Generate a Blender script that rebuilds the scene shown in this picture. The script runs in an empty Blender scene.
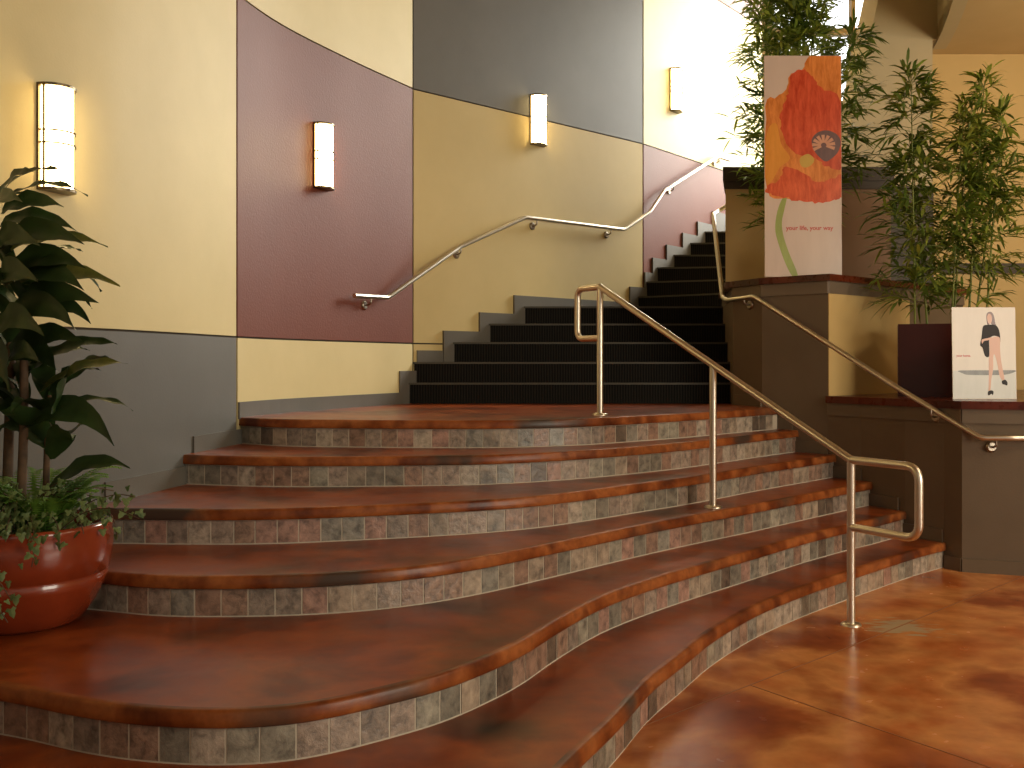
import bpy, bmesh, math, random
from mathutils import Vector
from mathutils.geometry import tessellate_polygon
random.seed(7)
C = bpy.context.scene.collection
F, H, EYE, R = 1000.0, 362.0, 1.335, 0.165       # focal length (px), horizon row, eye height (m), riser (m)
PI = math.pi

# ------------------------------------------------------------------ helpers
def lin(c):
    return tuple(((v/255.0)/12.92 if v/255.0 <= .04045 else ((v/255.0+.055)/1.055)**2.4) for v in c) + (1.0,)

def ground(x, y, z):
    """plan point (X, Y) seen at image position x, y on the level z"""
    d = F*(EYE-z)/(y-H)
    return ((x-512.0)*d/F, d)

def at(x, y, s):
    """point seen at x, y at the scale s px/m"""
    return Vector(((x-512.0)/s, F/s, EYE+(H-y)/s))

class MB:
    def __init__(self): self.v = []; self.f = []; self.m = []; self.s = []
    def face(self, idx, m=0, smooth=False):
        self.f.append(idx); self.m.append(m); self.s.append(smooth)
    def add(self, vs, fs, m=0, smooth=False):
        o = len(self.v); self.v += [tuple(v) for v in vs]
        for f in fs: self.face([i+o for i in f], m, smooth)
    def box(self, x0, x1, y0, y1, z0, z1, m=0):
        vs = [(x0,y0,z0),(x1,y0,z0),(x1,y1,z0),(x0,y1,z0),(x0,y0,z1),(x1,y0,z1),(x1,y1,z1),(x0,y1,z1)]
        self.add(vs, [(0,3,2,1),(4,5,6,7),(0,1,5,4),(1,2,6,5),(2,3,7,6),(3,0,4,7)], m)
    def prism(self, poly, z0, z1, m=0, mside=None):
        """poly: plan polygon [(x,y)]"""
        n = len(poly); vs = [(p[0],p[1],z1) for p in poly] + [(p[0],p[1],z0) for p in poly]
        tris = tessellate_polygon([[Vector((p[0],p[1],0)) for p in poly]])
        o = len(self.v); self.v += vs
        for t in tris:
            a, b, c = t
            ax, ay = poly[a][:2]; bx, by = poly[b][:2]; cx, cy = poly[c][:2]
            if (bx-ax)*(cy-ay)-(by-ay)*(cx-ax) < 0: t = (a, c, b)
            self.face([i+o for i in t], m); self.face([o+n+i for i in reversed(t)], m)
        area = sum(poly[i][0]*poly[(i+1)%n][1]-poly[(i+1)%n][0]*poly[i][1] for i in range(n))
        for i in range(n):
            j = (i+1)%n
            q = [o+i, o+n+i, o+n+j, o+j]
            if area < 0: q.reverse()
            self.face(q, mside if mside is not None else m)
    def strip(self, line, prof, m=0, smooth=True):
        """sweep profile [(out, z)] along a plan polyline; out is along the right-hand normal"""
        nr = normals(line); o = len(self.v); k = len(prof)
        for (p, n) in zip(line, nr):
            for (a, z) in prof: self.v.append((p[0]+n[0]*a, p[1]+n[1]*a, z))
        for i in range(len(line)-1):
            for j in range(k-1):
                a = o+i*k+j
                self.face([a, a+1, a+k+1, a+k], m, smooth)
    def slab(self, line, a0, a1, z0, z1, m=0, smooth=False):
        """closed strip of rectangular section between offsets a0 (back) and a1 (front)"""
        nr = normals(line); o = len(self.v)
        for (p, n) in zip(line, nr):
            for (a, z) in ((a0,z0),(a1,z0),(a1,z1),(a0,z1)): self.v.append((p[0]+n[0]*a, p[1]+n[1]*a, z))
        L = len(line)
        for i in range(L-1):
            for j in range(4):
                a = o+i*4+j; b = o+i*4+(j+1)%4
                if not (smooth and j == 1): self.face([a, b, b+4, a+4], m)
        self.face([o+3,o+2,o+1,o], m); e = o+(L-1)*4; self.face([e,e+1,e+2,e+3], m)
        if smooth:      # front face with vertices of its own, so that its shading stays even up to the edge
            o = len(self.v)
            for (p, n) in zip(line, nr):
                for z in (z0, z1): self.v.append((p[0]+n[0]*a1, p[1]+n[1]*a1, z))
            for i in range(L-1): self.face([o+2*i, o+2*i+1, o+2*i+3, o+2*i+2], m, True)
    def tube(self, pts, r, n=12, m=0, caps=True, radii=None):
        pts = [Vector(p) for p in pts]; o = len(self.v); L = len(pts)
        t0 = (pts[1]-pts[0]).normalized()
        u = t0.orthogonal().normalized()
        for i, p in enumerate(pts):
            if i == 0: t = (pts[1]-pts[0]).normalized()
            elif i == L-1: t = (pts[-1]-pts[-2]).normalized()
            else: t = ((pts[i+1]-p).normalized()+(p-pts[i-1]).normalized()).normalized()
            u = (u-t*u.dot(t)).normalized(); w = t.cross(u)
            rr = radii[i] if radii else r
            for j in range(n):
                a = 2*PI*j/n; q = p+(u*math.cos(a)+w*math.sin(a))*rr
                self.v.append(tuple(q))
        for i in range(L-1):
            for j in range(n):
                a = o+i*n+j; b = o+i*n+(j+1)%n
                self.face([a, b, b+n, a+n], m, True)
        if caps:
            q = len(self.v); self.v += self.v[o:o+n] + self.v[o+(L-1)*n:o+L*n]
            self.face([q+j for j in reversed(range(n))], m); self.face([q+n+j for j in range(n)], m)
    def lathe(self, prof, cx, cy, n=40, m=0, closed=False):
        o = len(self.v); k = len(prof)
        for i in range(n):
            a = 2*PI*i/n
            for (r, z) in prof: self.v.append((cx+r*math.cos(a), cy+r*math.sin(a), z))
        for i in range(n):
            for j in range(k-1):
                a = o+i*k+j; b = o+((i+1)%n)*k+j
                self.face([a, b, b+1, a+1], m, True)
    def build(self, name, mats, parent=None, kind=None):
        me = bpy.data.meshes.new(name); me.from_pydata(self.v, [], self.f)
        if not isinstance(mats, (list, tuple)): mats = [mats]
        for x in mats: me.materials.append(x)
        me.polygons.foreach_set('material_index', self.m); me.polygons.foreach_set('use_smooth', self.s)
        me.update()
        ob = bpy.data.objects.new(name, me); C.objects.link(ob)
        if parent is not None:
            ob.parent = parent; ob.matrix_parent_inverse = parent.matrix_world.inverted()
        if kind: ob['kind'] = kind
        return ob

def normals(line):
    out = []
    for i in range(len(line)):
        a = line[max(i-1,0)]; b = line[min(i+1,len(line)-1)]
        dx, dy = b[0]-a[0], b[1]-a[1]; l = math.hypot(dx,dy) or 1
        out.append((dy/l, -dx/l))
    return out

def resample(line, step, smooth=0):
    # Catmull-Rom through the points, equal arc steps, then optional averaging
    P = [line[0]]+list(line)+[line[-1]]; pts = []
    for i in range(1, len(P)-2):
        for k in range(12):
            t = k/12.0; p0,p1,p2,p3 = P[i-1],P[i],P[i+1],P[i+2]
            pts.append(tuple(.5*((2*p1[c])+(-p0[c]+p2[c])*t+(2*p0[c]-5*p1[c]+4*p2[c]-p3[c])*t*t+(-p0[c]+3*p1[c]-3*p2[c]+p3[c])*t**3) for c in (0,1)))
    pts.append(line[-1])
    def eq(pts):
        L = [0]
        for a, b in zip(pts, pts[1:]): L.append(L[-1]+math.dist(a,b))
        n = max(2, int(L[-1]/step)); out = []; j = 0
        for i in range(n+1):
            t = L[-1]*i/n
            while j < len(L)-2 and L[j+1] < t: j += 1
            u = (t-L[j])/max(L[j+1]-L[j],1e-9)
            out.append((pts[j][0]+(pts[j+1][0]-pts[j][0])*u, pts[j][1]+(pts[j+1][1]-pts[j][1])*u))
        return out
    pts = eq(pts)
    for _ in range(smooth):
        q = pts[:]
        for i in range(1, len(pts)-1):
            q[i] = tuple((pts[i-1][c]+2*pts[i][c]+pts[i+1][c])/4 for c in (0,1))
        pts = q
    return eq(pts)

def empty(name, loc, label, cat, group=None):
    o = bpy.data.objects.new(name, None); C.objects.link(o); o.location = loc
    o.empty_display_size = .1
    o['label'] = label; o['category'] = cat
    if group: o['group'] = group
    bpy.context.view_layer.update()
    return o

# ------------------------------------------------------------------ materials
def newmat(name):
    m = bpy.data.materials.new(name); m.use_nodes = True
    nt = m.node_tree; b = nt.nodes['Principled BSDF']
    return m, nt, b

def N(nt, t, **kw):
    n = nt.nodes.new(t)
    for k, v in kw.items():
        if k in n.inputs.keys(): n.inputs[k].default_value = v
        else: setattr(n, k, v)
    return n

def noise_mix(nt, cols, scale, detail=6, rough=.6, dist=0.0, coord='Object', stops=None, vscale=(1,1,1)):
    tc = N(nt, 'ShaderNodeTexCoord'); mp = N(nt, 'ShaderNodeMapping'); mp.inputs['Scale'].default_value = vscale
    nt.links.new(tc.outputs[coord], mp.inputs['Vector'])
    nz = N(nt, 'ShaderNodeTexNoise', Scale=scale, Detail=detail, Roughness=rough, Distortion=dist)
    nt.links.new(mp.outputs['Vector'], nz.inputs['Vector'])
    cr = N(nt, 'ShaderNodeValToRGB'); el = cr.color_ramp.elements
    st = stops or [.3+.4*i/(len(cols)-1) for i in range(len(cols))]
    el[0].position = st[0]; el[0].color = lin(cols[0]); el[1].position = st[-1]; el[1].color = lin(cols[-1])
    for p, c in list(zip(st, cols))[1:-1]:
        e = el.new(p); e.color = lin(c)
    nt.links.new(nz.outputs['Fac'], cr.inputs['Fac'])
    return cr, nz, mp

def bump(nt, b, scale, strength, dist=.01, detail=4, src=None, target='Normal'):
    tc = N(nt, 'ShaderNodeTexCoord')
    nz = N(nt, 'ShaderNodeTexNoise', Scale=scale, Detail=detail)
    nt.links.new(tc.outputs['Object'], nz.inputs['Vector'])
    bp = N(nt, 'ShaderNodeBump', Strength=strength, Distance=dist)
    nt.links.new((src or nz.outputs['Fac']), bp.inputs['Height'])
    nt.links.new(bp.outputs['Normal'], b.inputs['Normal'])

def paint(name, c, rough=.55, var=5, bscale=90, bstr=.15, spec=.4):
    m, nt, b = newmat(name)
    lo = tuple(max(0,v-var) for v in c); hi = tuple(min(255,v+var) for v in c)
    cr, _, _ = noise_mix(nt, [lo, hi], 1.3)
    nt.links.new(cr.outputs['Color'], b.inputs['Base Color'])
    b.inputs['Roughness'].default_value = rough; b.inputs['Specular IOR Level'].default_value = spec
    bump(nt, b, bscale, bstr, .004)
    return m

def metal(name, c=(190,182,168), rough=.28):
    m, nt, b = newmat(name)
    cr, _, _ = noise_mix(nt, [tuple(v-8 for v in c), c], 30, vscale=(1,1,1))
    nt.links.new(cr.outputs['Color'], b.inputs['Base Color'])
    b.inputs['Metallic'].default_value = 1; b.inputs['Roughness'].default_value = rough
    return m

def concrete(name, cols, scale, rough=.2, stops=None, extra=None, coat=.35, dark=(52,22,12), dscale=1.6, dthr=(.60,.74)):
    m, nt, b = newmat(name)
    cr, nz, mp = noise_mix(nt, cols, scale, 6, .52, .25, stops=stops)
    # fine grain multiplied in, and darker acid-stain blotches
    n2 = N(nt, 'ShaderNodeTexNoise', Scale=scale*7, Detail=3, Roughness=.5)
    nt.links.new(mp.outputs['Vector'], n2.inputs['Vector'])
    r2 = N(nt, 'ShaderNodeMapRange'); r2.inputs['From Min'].default_value=.3; r2.inputs['From Max'].default_value=.7
    r2.inputs['To Min'].default_value=.84; r2.inputs['To Max'].default_value=1.12
    nt.links.new(n2.outputs['Fac'], r2.inputs['Value'])
    mx = N(nt, 'ShaderNodeVectorMath', operation='SCALE')
    nt.links.new(cr.outputs['Color'], mx.inputs[0]); nt.links.new(r2.outputs['Result'], mx.inputs['Scale'])
    n3 = N(nt, 'ShaderNodeTexNoise', Scale=dscale*.8, Detail=3, Roughness=.45)
    nt.links.new(mp.outputs['Vector'], n3.inputs['Vector'])
    r3 = N(nt, 'ShaderNodeMapRange', clamp=True); r3.inputs['From Min'].default_value=dthr[0]; r3.inputs['From Max'].default_value=dthr[1]
    nt.links.new(n3.outputs['Fac'], r3.inputs['Value'])
    mm = N(nt, 'ShaderNodeMix', data_type='RGBA')
    nt.links.new(r3.outputs['Result'], mm.inputs['Factor']); nt.links.new(mx.outputs['Vector'], mm.inputs['A'])
    mm.inputs['B'].default_value = lin(dark)
    out = mm.outputs['Result']
    if extra: out = extra(nt, out, b)
    nt.links.new(out, b.inputs['Base Color'])
    rr = N(nt, 'ShaderNodeMapRange'); rr.inputs['From Min'].default_value=.3; rr.inputs['From Max'].default_value=.7
    rr.inputs['To Min'].default_value=rough*.92; rr.inputs['To Max'].default_value=rough*1.15
    nt.links.new(n2.outputs['Fac'], rr.inputs['Value']); nt.links.new(rr.outputs['Result'], b.inputs['Roughness'])
    b.inputs['Specular IOR Level'].default_value = .24; b.inputs['Coat Weight'].default_value = coat*.5; b.inputs['Coat Roughness'].default_value = .12
    bp = N(nt, 'ShaderNodeBump', Strength=.04, Distance=.001)
    nt.links.new(n2.outputs['Fac'], bp.inputs['Height']); nt.links.new(bp.outputs['Normal'], b.inputs['Normal'])
    return m

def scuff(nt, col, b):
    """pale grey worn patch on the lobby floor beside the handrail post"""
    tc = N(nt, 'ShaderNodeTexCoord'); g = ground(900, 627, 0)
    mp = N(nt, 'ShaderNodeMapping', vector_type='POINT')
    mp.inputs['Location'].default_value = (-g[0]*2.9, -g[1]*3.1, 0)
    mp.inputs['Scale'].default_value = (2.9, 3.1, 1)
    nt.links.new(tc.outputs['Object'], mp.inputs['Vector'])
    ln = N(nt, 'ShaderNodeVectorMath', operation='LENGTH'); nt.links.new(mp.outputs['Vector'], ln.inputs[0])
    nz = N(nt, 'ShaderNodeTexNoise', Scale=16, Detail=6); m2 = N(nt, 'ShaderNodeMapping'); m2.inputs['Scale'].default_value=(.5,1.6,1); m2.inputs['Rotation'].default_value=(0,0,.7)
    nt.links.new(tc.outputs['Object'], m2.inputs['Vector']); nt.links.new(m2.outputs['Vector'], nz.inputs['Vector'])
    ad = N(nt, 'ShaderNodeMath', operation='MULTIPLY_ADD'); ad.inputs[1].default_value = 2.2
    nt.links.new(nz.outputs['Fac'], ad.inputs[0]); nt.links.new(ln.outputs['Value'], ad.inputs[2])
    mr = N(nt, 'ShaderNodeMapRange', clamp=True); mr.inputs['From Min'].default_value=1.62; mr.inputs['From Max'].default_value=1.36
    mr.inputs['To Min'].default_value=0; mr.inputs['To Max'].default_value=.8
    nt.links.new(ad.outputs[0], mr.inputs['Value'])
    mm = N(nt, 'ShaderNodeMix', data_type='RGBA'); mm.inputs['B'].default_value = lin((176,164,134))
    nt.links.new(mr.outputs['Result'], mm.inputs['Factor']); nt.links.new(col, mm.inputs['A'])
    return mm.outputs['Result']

M = {}
M['cream'] = paint('cream_paint', (208,190,136), .6)
M['tan'] = paint('tan_paint', (200,178,120), .6)
M['grey'] = paint('grey_paint', (100,98,92), .5)
M['slategrey'] = paint('upper_grey_paint', (108,106,100), .45)
M['burgundy'] = paint('burgundy_paint', (112,58,40), .55, 4, 70, .4, .22)
M['sawcut'] = paint('saw_cut_filler', (146,92,56), .6)
M['joint'] = paint('reveal_shadow_gap', (70,62,52), .7)
M['brown'] = paint('brown_paint', (104,88,70), .55)
M['brownlt'] = paint('fascia_paint', (108,94,78), .5)
M['skirt'] = paint('skirting_paint', (100,95,86), .45)
M['darkbrown'] = paint('dark_brown_paint', (62,50,40), .55)
M['yellow'] = paint('ochre_cream_paint', (200,170,112), .6)
M['umber'] = paint('umber_tone', (132,100,72), .6)
M['column'] = paint('column_plaster', (186,170,136), .6)
M['soffit'] = paint('soffit_paint', (196,170,124), .7)
M['ceil'] = paint('ceiling_paint', (190,170,135), .8)
M['steel'] = metal('brushed_steel', (226,218,202), .34)
M['chrome'] = metal('polished_steel', (170,160,145), .3)
M['bronze'] = metal('sconce_frame_metal', (110,98,78), .35)
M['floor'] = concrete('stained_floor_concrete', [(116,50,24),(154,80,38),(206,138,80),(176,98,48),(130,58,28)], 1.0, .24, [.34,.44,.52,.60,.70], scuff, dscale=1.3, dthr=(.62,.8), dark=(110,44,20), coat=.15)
M['tread'] = concrete('stained_tread_concrete', [(90,36,15),(128,56,22),(152,74,30),(108,44,18)], 2.0, .30, [.34,.45,.56,.68], dark=(50,34,24), dscale=1.9, dthr=(.56,.74), coat=.1)
M['nosing'] = concrete('stained_nosing_concrete', [(88,40,18),(126,64,28),(156,90,46),(104,50,24)], 4.0, .33, [.34,.45,.56,.68], dark=(72,56,46), dscale=2.6, dthr=(.58,.68), coat=.05)
M['wood'] = concrete('ledge_stained_cap', [(66,24,14),(100,42,24),(84,32,18)], 3, .28, dark=(48,20,12))
M['grout'] = paint('tile_grout', (196,184,164), .85)
slate_cols = [(139,125,109),(158,140,121),(140,111,94),(124,116,103),(147,139,123),(99,85,73),(157,123,108),(133,126,114),(167,152,135),(135,120,107),(150,132,117),(146,118,100)]
slates = []
for i, c in enumerate(slate_cols):
    m, nt, b = newmat('slate_tile')
    cr, nz, mp = noise_mix(nt, [tuple(int(v*.66) for v in c), c, tuple(min(255,int(v*1.2)) for v in c)], 17+i, 7, .62, .25)
    nt.links.new(cr.outputs['Color'], b.inputs['Base Color'])
    b.inputs['Roughness'].default_value = .36; b.inputs['Specular IOR Level'].default_value = .7
    bp = N(nt, 'ShaderNodeBump', Strength=.8, Distance=.006); nt.links.new(nz.outputs['Fac'], bp.inputs['Height']); nt.links.new(bp.outputs['Normal'], b.inputs['Normal'])
    slates.append(m)
# ribbed black carpet
m, nt, b = newmat('ribbed_black_carpet'); M['carpet'] = m
tc = N(nt,'ShaderNodeTexCoord'); wv = N(nt,'ShaderNodeTexWave', Scale=14.0, Distortion=.4); wv.bands_direction='X'
nt.links.new(tc.outputs['Object'], wv.inputs['Vector'])
cr = N(nt,'ShaderNodeValToRGB'); cr.color_ramp.elements[0].color = lin((17,17,16)); cr.color_ramp.elements[1].color = lin((38,35,31))
nt.links.new(wv.outputs['Fac'], cr.inputs['Fac']); nt.links.new(cr.outputs['Color'], b.inputs['Base Color'])
b.inputs['Roughness'].default_value=.95; b.inputs['Specular IOR Level'].default_value=.1
bp = N(nt,'ShaderNodeBump', Strength=.6, Distance=.004); nt.links.new(wv.outputs['Fac'], bp.inputs['Height']); nt.links.new(bp.outputs['Normal'], b.inputs['Normal'])
M['noseline'] = paint('worn_rubber_nosing', (70,66,56), .6)
# terracotta glaze
m, nt, b = newmat('glazed_terracotta'); M['terra'] = m
cr,_,_ = noise_mix(nt, [(112,42,22),(142,58,30)], 4); nt.links.new(cr.outputs['Color'], b.inputs['Base Color'])
b.inputs['Roughness'].default_value=.22; b.inputs['Coat Weight'].default_value=.5
M['soil'] = paint('dark_soil', (44,32,22), .95, 12, 60, .8)
M['maroonpot'] = paint('maroon_pot_lacquer', (70,26,26), .35)
def leafmat(name, c0, c1, rough=.4, scale=9, trans=.0):
    m, nt, b = newmat(name)
    cr,_,_ = noise_mix(nt, [c0, c1], scale); nt.links.new(cr.outputs['Color'], b.inputs['Base Color'])
    b.inputs['Roughness'].default_value=rough
    if trans:
        tr = N(nt,'ShaderNodeBsdfTranslucent'); nt.links.new(cr.outputs['Color'], tr.inputs['Color'])
        mx = N(nt,'ShaderNodeMixShader'); mx.inputs[0].default_value = trans
        out = nt.nodes['Material Output']
        nt.links.new(b.outputs[0], mx.inputs[1]); nt.links.new(tr.outputs[0], mx.inputs[2]); nt.links.new(mx.outputs[0], out.inputs[0])
    return m
M['corn'] = leafmat('corn_plant_leaf', (30,46,22), (54,78,34), .42, 5, .12)
M['corn2'] = leafmat('corn_plant_leaf_yellowed', (56,74,30), (140,138,64), .42, 7, .2)
M['cane'] = leafmat('plant_cane_bark', (62,48,32), (98,72,48), .8, 20)
M['ivy'] = leafmat('variegated_ivy_leaf', (58,84,40), (134,148,92), .45, 22, .15)
M['fern'] = leafmat('fern_frond', (66,108,34), (112,150,56), .5, 8, .25)
M['bam'] = leafmat('bamboo_leaf', (106,136,38), (176,182,80), .5, 2.5, .35)
M['bam2'] = leafmat('bamboo_leaf_dark', (66,92,32), (120,138,56), .5, 2.5, .35)
M['culm'] = leafmat('bamboo_culm', (86,110,40), (140,140,60), .45, 6)
# sconce glass
m, nt, b = newmat('lit_opal_glass'); M['opal'] = m
b.inputs['Base Color'].default_value = (1,.92,.75,1); b.inputs['Emission Color'].default_value = (1,.74,.34,1); b.inputs['Emission Strength'].default_value = 24.0
def flat(name, c, rough=.35, var=0, scale=6):
    m, nt, b = newmat(name)
    if var:
        cr,_,_ = noise_mix(nt, [tuple(max(0,v-var) for v in c), tuple(min(255,v+var) for v in c)], scale, 8, .7, .3, vscale=(2.2,1,.5))
        nt.links.new(cr.outputs['Color'], b.inputs['Base Color'])
    else: b.inputs['Base Color'].default_value = lin(c)
    b.inputs['Roughness'].default_value = rough
    return m
m, nt, b = newmat('window_glass'); M['glass'] = m
b.inputs['Transmission Weight'].default_value = 1; b.inputs['Roughness'].default_value = 0; b.inputs['IOR'].default_value = 1.02
M['frame'] = paint('window_frame_paint', (196,170,120), .5)

# ------------------------------------------------------------------ walls in plan
WL = [(-738,500),(-208,298),(-60,254),(0,238),(53,224),(90,213.5),(122,203.5),(186,180.5),(237,161.2),(280,148),(350,132.3),(404,121.4),(413,119.6)]
def sL(x):
    # curved part: smooth through the surveyed points; beyond it two straight walls
    if x > 643: return 95.5-(x-643)*.147
    if x > 413: return 119.5-(x-413)*24.0/230
    n = len(WL)
    for i in range(n-1):
        if x <= WL[i+1][0]:
            (xa, sa), (xb, sb) = WL[i], WL[i+1]; h = xb-xa; t = (x-xa)/h
            def tg(j):
                a, b_ = WL[max(j-1,0)], WL[min(j+1,n-1)]; return (b_[1]-a[1])/(b_[0]-a[0])
            return (2*t**3-3*t*t+1)*sa+(t**3-2*t*t+t)*h*tg(i)+(-2*t**3+3*t*t)*sb+(t**3-t*t)*h*tg(i+1)
    return WL[-1][1]
def wl(x): s = sL(x); return ((x-512)/s, F/s)
def wline(x0, x1, n=None):
    n = n or max(2, int(abs(x1-x0)/8)); raw = [x0+(x1-x0)*i/n for i in range(n+1)]
    return [wl(x) for x in raw]
WR = [(733,124.5),(762,130),(793,133),(828,136.5),(861,141),(905,148.5),(944,154),(962,157)]
def sR(x):
    for (a, sa), (b_, sb) in zip(WR, WR[1:]):
        if x <= b_: return sa+(sb-sa)*(x-a)/(b_-a)
    return WR[-1][1]
def wr(x): s = sR(x); return ((x-512)/s, F/s)

Z1, Z2, Z3, ZT = 1.49, 3.62, 5.62, 7.6
G = .006
def panels(mb, x0, x1, zs, mats, extra=None):
    line = (extra or []) + wline(x0, x1)
    # trim by the vertical reveal
    for i in range(len(mats)):
        mb.slab(line, -.014, 0, zs[i]+G, zs[i+1]-G, mats[i], True)
    return line
PM = [M['grey'], M['cream'], M['burgundy'], M['tan'], M['slategrey'], M['joint']]
mb = MB()
behind = [(-2.55,-5.0),(-2.55,-2.0),(-2.53,0.0)]
panels(mb, -738, 236.2, [-.05,Z1,Z2,ZT], [0,1,2], behind)
panels(mb, 237.6, 412.4, [-.05,Z1,Z2,ZT], [1,2,1])
full = behind + wline(-738, 413)
mb.slab(full, -.22, -.014, -.05, ZT, 5)
mb.build('wall_left', PM, kind='structure')
mb = MB()
panels(mb, 413.6, 642.5, [.5,Z1,Z2,Z3,ZT], [3,3,4,1])
panels(mb, 643.7, 762, [.5,Z1,Z2,Z3,ZT], [1,2,1,2])
mb.slab(wline(413, 762), -.22, -.014, .5, ZT, 5)
mb.build('wall_back', PM, kind='structure')

# ------------------------------------------------------------------ lobby floor
mb = MB(); mb.box(-2.7, 8.0, -5.0, 9.5, -.12, 0.0)
mb.build('floor', M['floor'], kind='structure')
def floor_joint(name, pts):
    mb = MB(); line = [ground(x, y, 0) for x, y in pts]
    mb.slab(line, -.003, .003, 0, .0012); mb.build(name, M['sawcut'], kind='structure')
floor_joint('trim_1', [(628,733),(657,720.6),(750,685),(843,649.5),(947,607),(1060,562)])
floor_joint('trim_2', [(750,685),(845,718),(960,757),(1060,792)])

# ------------------------------------------------------------------ curved stained-concrete stair
RB = {   # where each tiled riser meets the surface below it
 1: (0,   [(613,764),(646,723),(677,696),(706,670),(736,649.4),(765,633.3),(809,614.3),(847,600),(878,588.7),(897,581.8),(917,575),(944,567.3)]),
 2: (1,   [(0,734.4),(30,740),(74,751.3),(119,759),(148,762.5),(208,766),(270,764),(300,760.5),(340,752),(400,735.8),(440,724),(478,707.6),(520,686),(552,663),(600,634),(650,613.7),(700,596.7),(750,580.6),(800,564),(847,550.6),(875,543.7),(898,537)]),
 3: (2,   [(95,609.5),(148,616.4),(200,617.2),(250,617),(300,615.7),(359,612),(419,605.3),(478,595),(538,581),(600,566),(650,554),(700,543),(750,532.5),(800,521),(845,510.8),(862,507)]),
 4: (3,   [(106,543.5),(180,544.5),(230,544.7),(280,544),(340,541.3),(400,538.3),(480,533.6),(540,528),(600,519),(640,512.3),(680,506),(710,500.5),(760,490.5),(800,483.4),(828,478.3)]),
 5: (4,   [(192,484.4),(230,486),(280,487),(330,487),(380,486.5),(430,486),(480,485),(540,482),(600,477.2),(640,473.2),(680,468.8),(710,464.5),(760,457),(792,452.5)]),
 6: (5,   [(242,443.6),(280,446.3),(330,447),(380,447.7),(440,448),(480,448),(540,447),(587,445),(640,441.3),(680,438.2),(710,435.5),(762,430.6)]),
}
curves = {}
pre = {1: [(-2.75,2.5),(-2.2,2.15),(-1.5,1.98),(-.8,2.0),(-.28,2.25),(.0,2.62),(.16,2.96)], 2: [(-2.75,3.75),(-2.15,3.34)], 3: [(-2.45,4.12),(-2.05,4.12)]}
for k, (lv, px) in RB.items():
    pts = [ground(x, y, lv*R) for x, y in px]
    pts = pre.get(k, []) + pts
    def ext(a, b, l=.12):
        d = math.dist(a, b); return (b[0]+(b[0]-a[0])/d*l, b[1]+(b[1]-a[1])/d*l)
    if k >= 4: pts = [ext(pts[1], pts[0], .14)] + pts
    pts = pts + [ext(pts[-2], pts[-1], .22)]
    curves[k] = resample(pts, .045, 14 if k > 2 else 6)
stair = empty('curved_staircase', (0, 5.2, 0), 'wide curved stair of six rust-stained concrete treads with slate tile risers', 'staircase')
TH = .052                                          # nosing thickness
for k in range(1, 7):
    z = k*R; line = curves[k]; nr = normals(line)
    prof = [(-.012,z),(.006,z),(.012,z-.002),(.0165,z-.006),(.019,z-.012),(.022,z-.030),(.023,z-TH+.006),(.020,z-TH+.001),(.014,z-TH),(-.03,z-TH)]
    mb = MB(); mb.strip(line, prof, 1, True)
    inner = [(p[0]-n[0]*.012, p[1]-n[1]*.012) for p, n in zip(line, nr)]
    if k < 6:
        nx = curves[k+1]; nn = normals(nx)
        back = [(p[0]-n[0]*.05, p[1]-n[1]*.05) for p, n in zip(nx, nn)]
        poly = inner + list(reversed(back))
    else:
        lw = [(p[0]-n[0]*.05, p[1]-n[1]*.05) for p, n in zip(wline(250, 404, 8), normals(wline(250, 404, 8)))]
        poly = inner + [(2.0,8.05),(1.85,8.3),(-.86,8.3)] + list(reversed(lw))
    tris = tessellate_polygon([[Vector((p[0],p[1],0)) for p in poly]])
    o = len(mb.v); mb.v += [(p[0],p[1],z) for p in poly]
    for t in tris:
        a,b_,c_ = [poly[i] for i in t]
        if (b_[0]-a[0])*(c_[1]-a[1])-(b_[1]-a[1])*(c_[0]-a[0]) < 0: t = (t[0],t[2],t[1])
        mb.face([i+o for i in t], 0)
    # underside, set back behind the riser face
    o = len(mb.v); mb.v += [(p[0],p[1],z-TH) for p in poly]
    for t in tris: mb.face([i+o for i in t], 1)
    mb.build('tread', [M['tread'], M['nosing']], stair)
    # riser: grout bed + slate tiles
    z0, z1 = (k-1)*R, z-TH
    mb = MB(); mb.slab(line, -.04, 0, z0, z1, 0)
    L = [0]
    for a, b_ in zip(line, line[1:]): L.append(L[-1]+math.dist(a,b_))
    def pos(t):
        for i in range(len(L)-1):
            if L[i+1] >= t or i == len(L)-2:
                u = (t-L[i])/(L[i+1]-L[i]); a, b_ = line[i], line[i+1]; n0, n1 = nr[i], nr[i+1]
                return ((a[0]+(b_[0]-a[0])*u, a[1]+(b_[1]-a[1])*u), (n0[0]+(n1[0]-n0[0])*u, n0[1]+(n1[1]-n0[1])*u))
    t = .02; last = 0
    while t < L[-1]-.12:
        w = random.uniform(.096, .106)
        if random.random() < .25: mi = last
        else: mi = random.randrange(len(slates))
        last = mi if random.random() < .6 else random.randrange(len(slates))
        ends = [pos(t+.003+(w-.006)*q/4) for q in range(5)]; out = random.uniform(.0012,.003)
        vs = []
        for (p, n) in ends:
            for (a, zz) in ((0,z0+.005),(out,z0+.006),(out,z1-.005),(0,z1-.004)):
                vs.append((p[0]+n[0]*a, p[1]+n[1]*a, zz))
        fs = []
        for i in range(4):
            for j in range(3): q = i*4+j; fs.append((q, q+1, q+5, q+4))
        fs += [(0,1,2,3),(19,18,17,16)]
        mb.add(vs, fs, 1+mi); t += w
    mb.build('riser', [M['grout']]+slates, stair)

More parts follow.
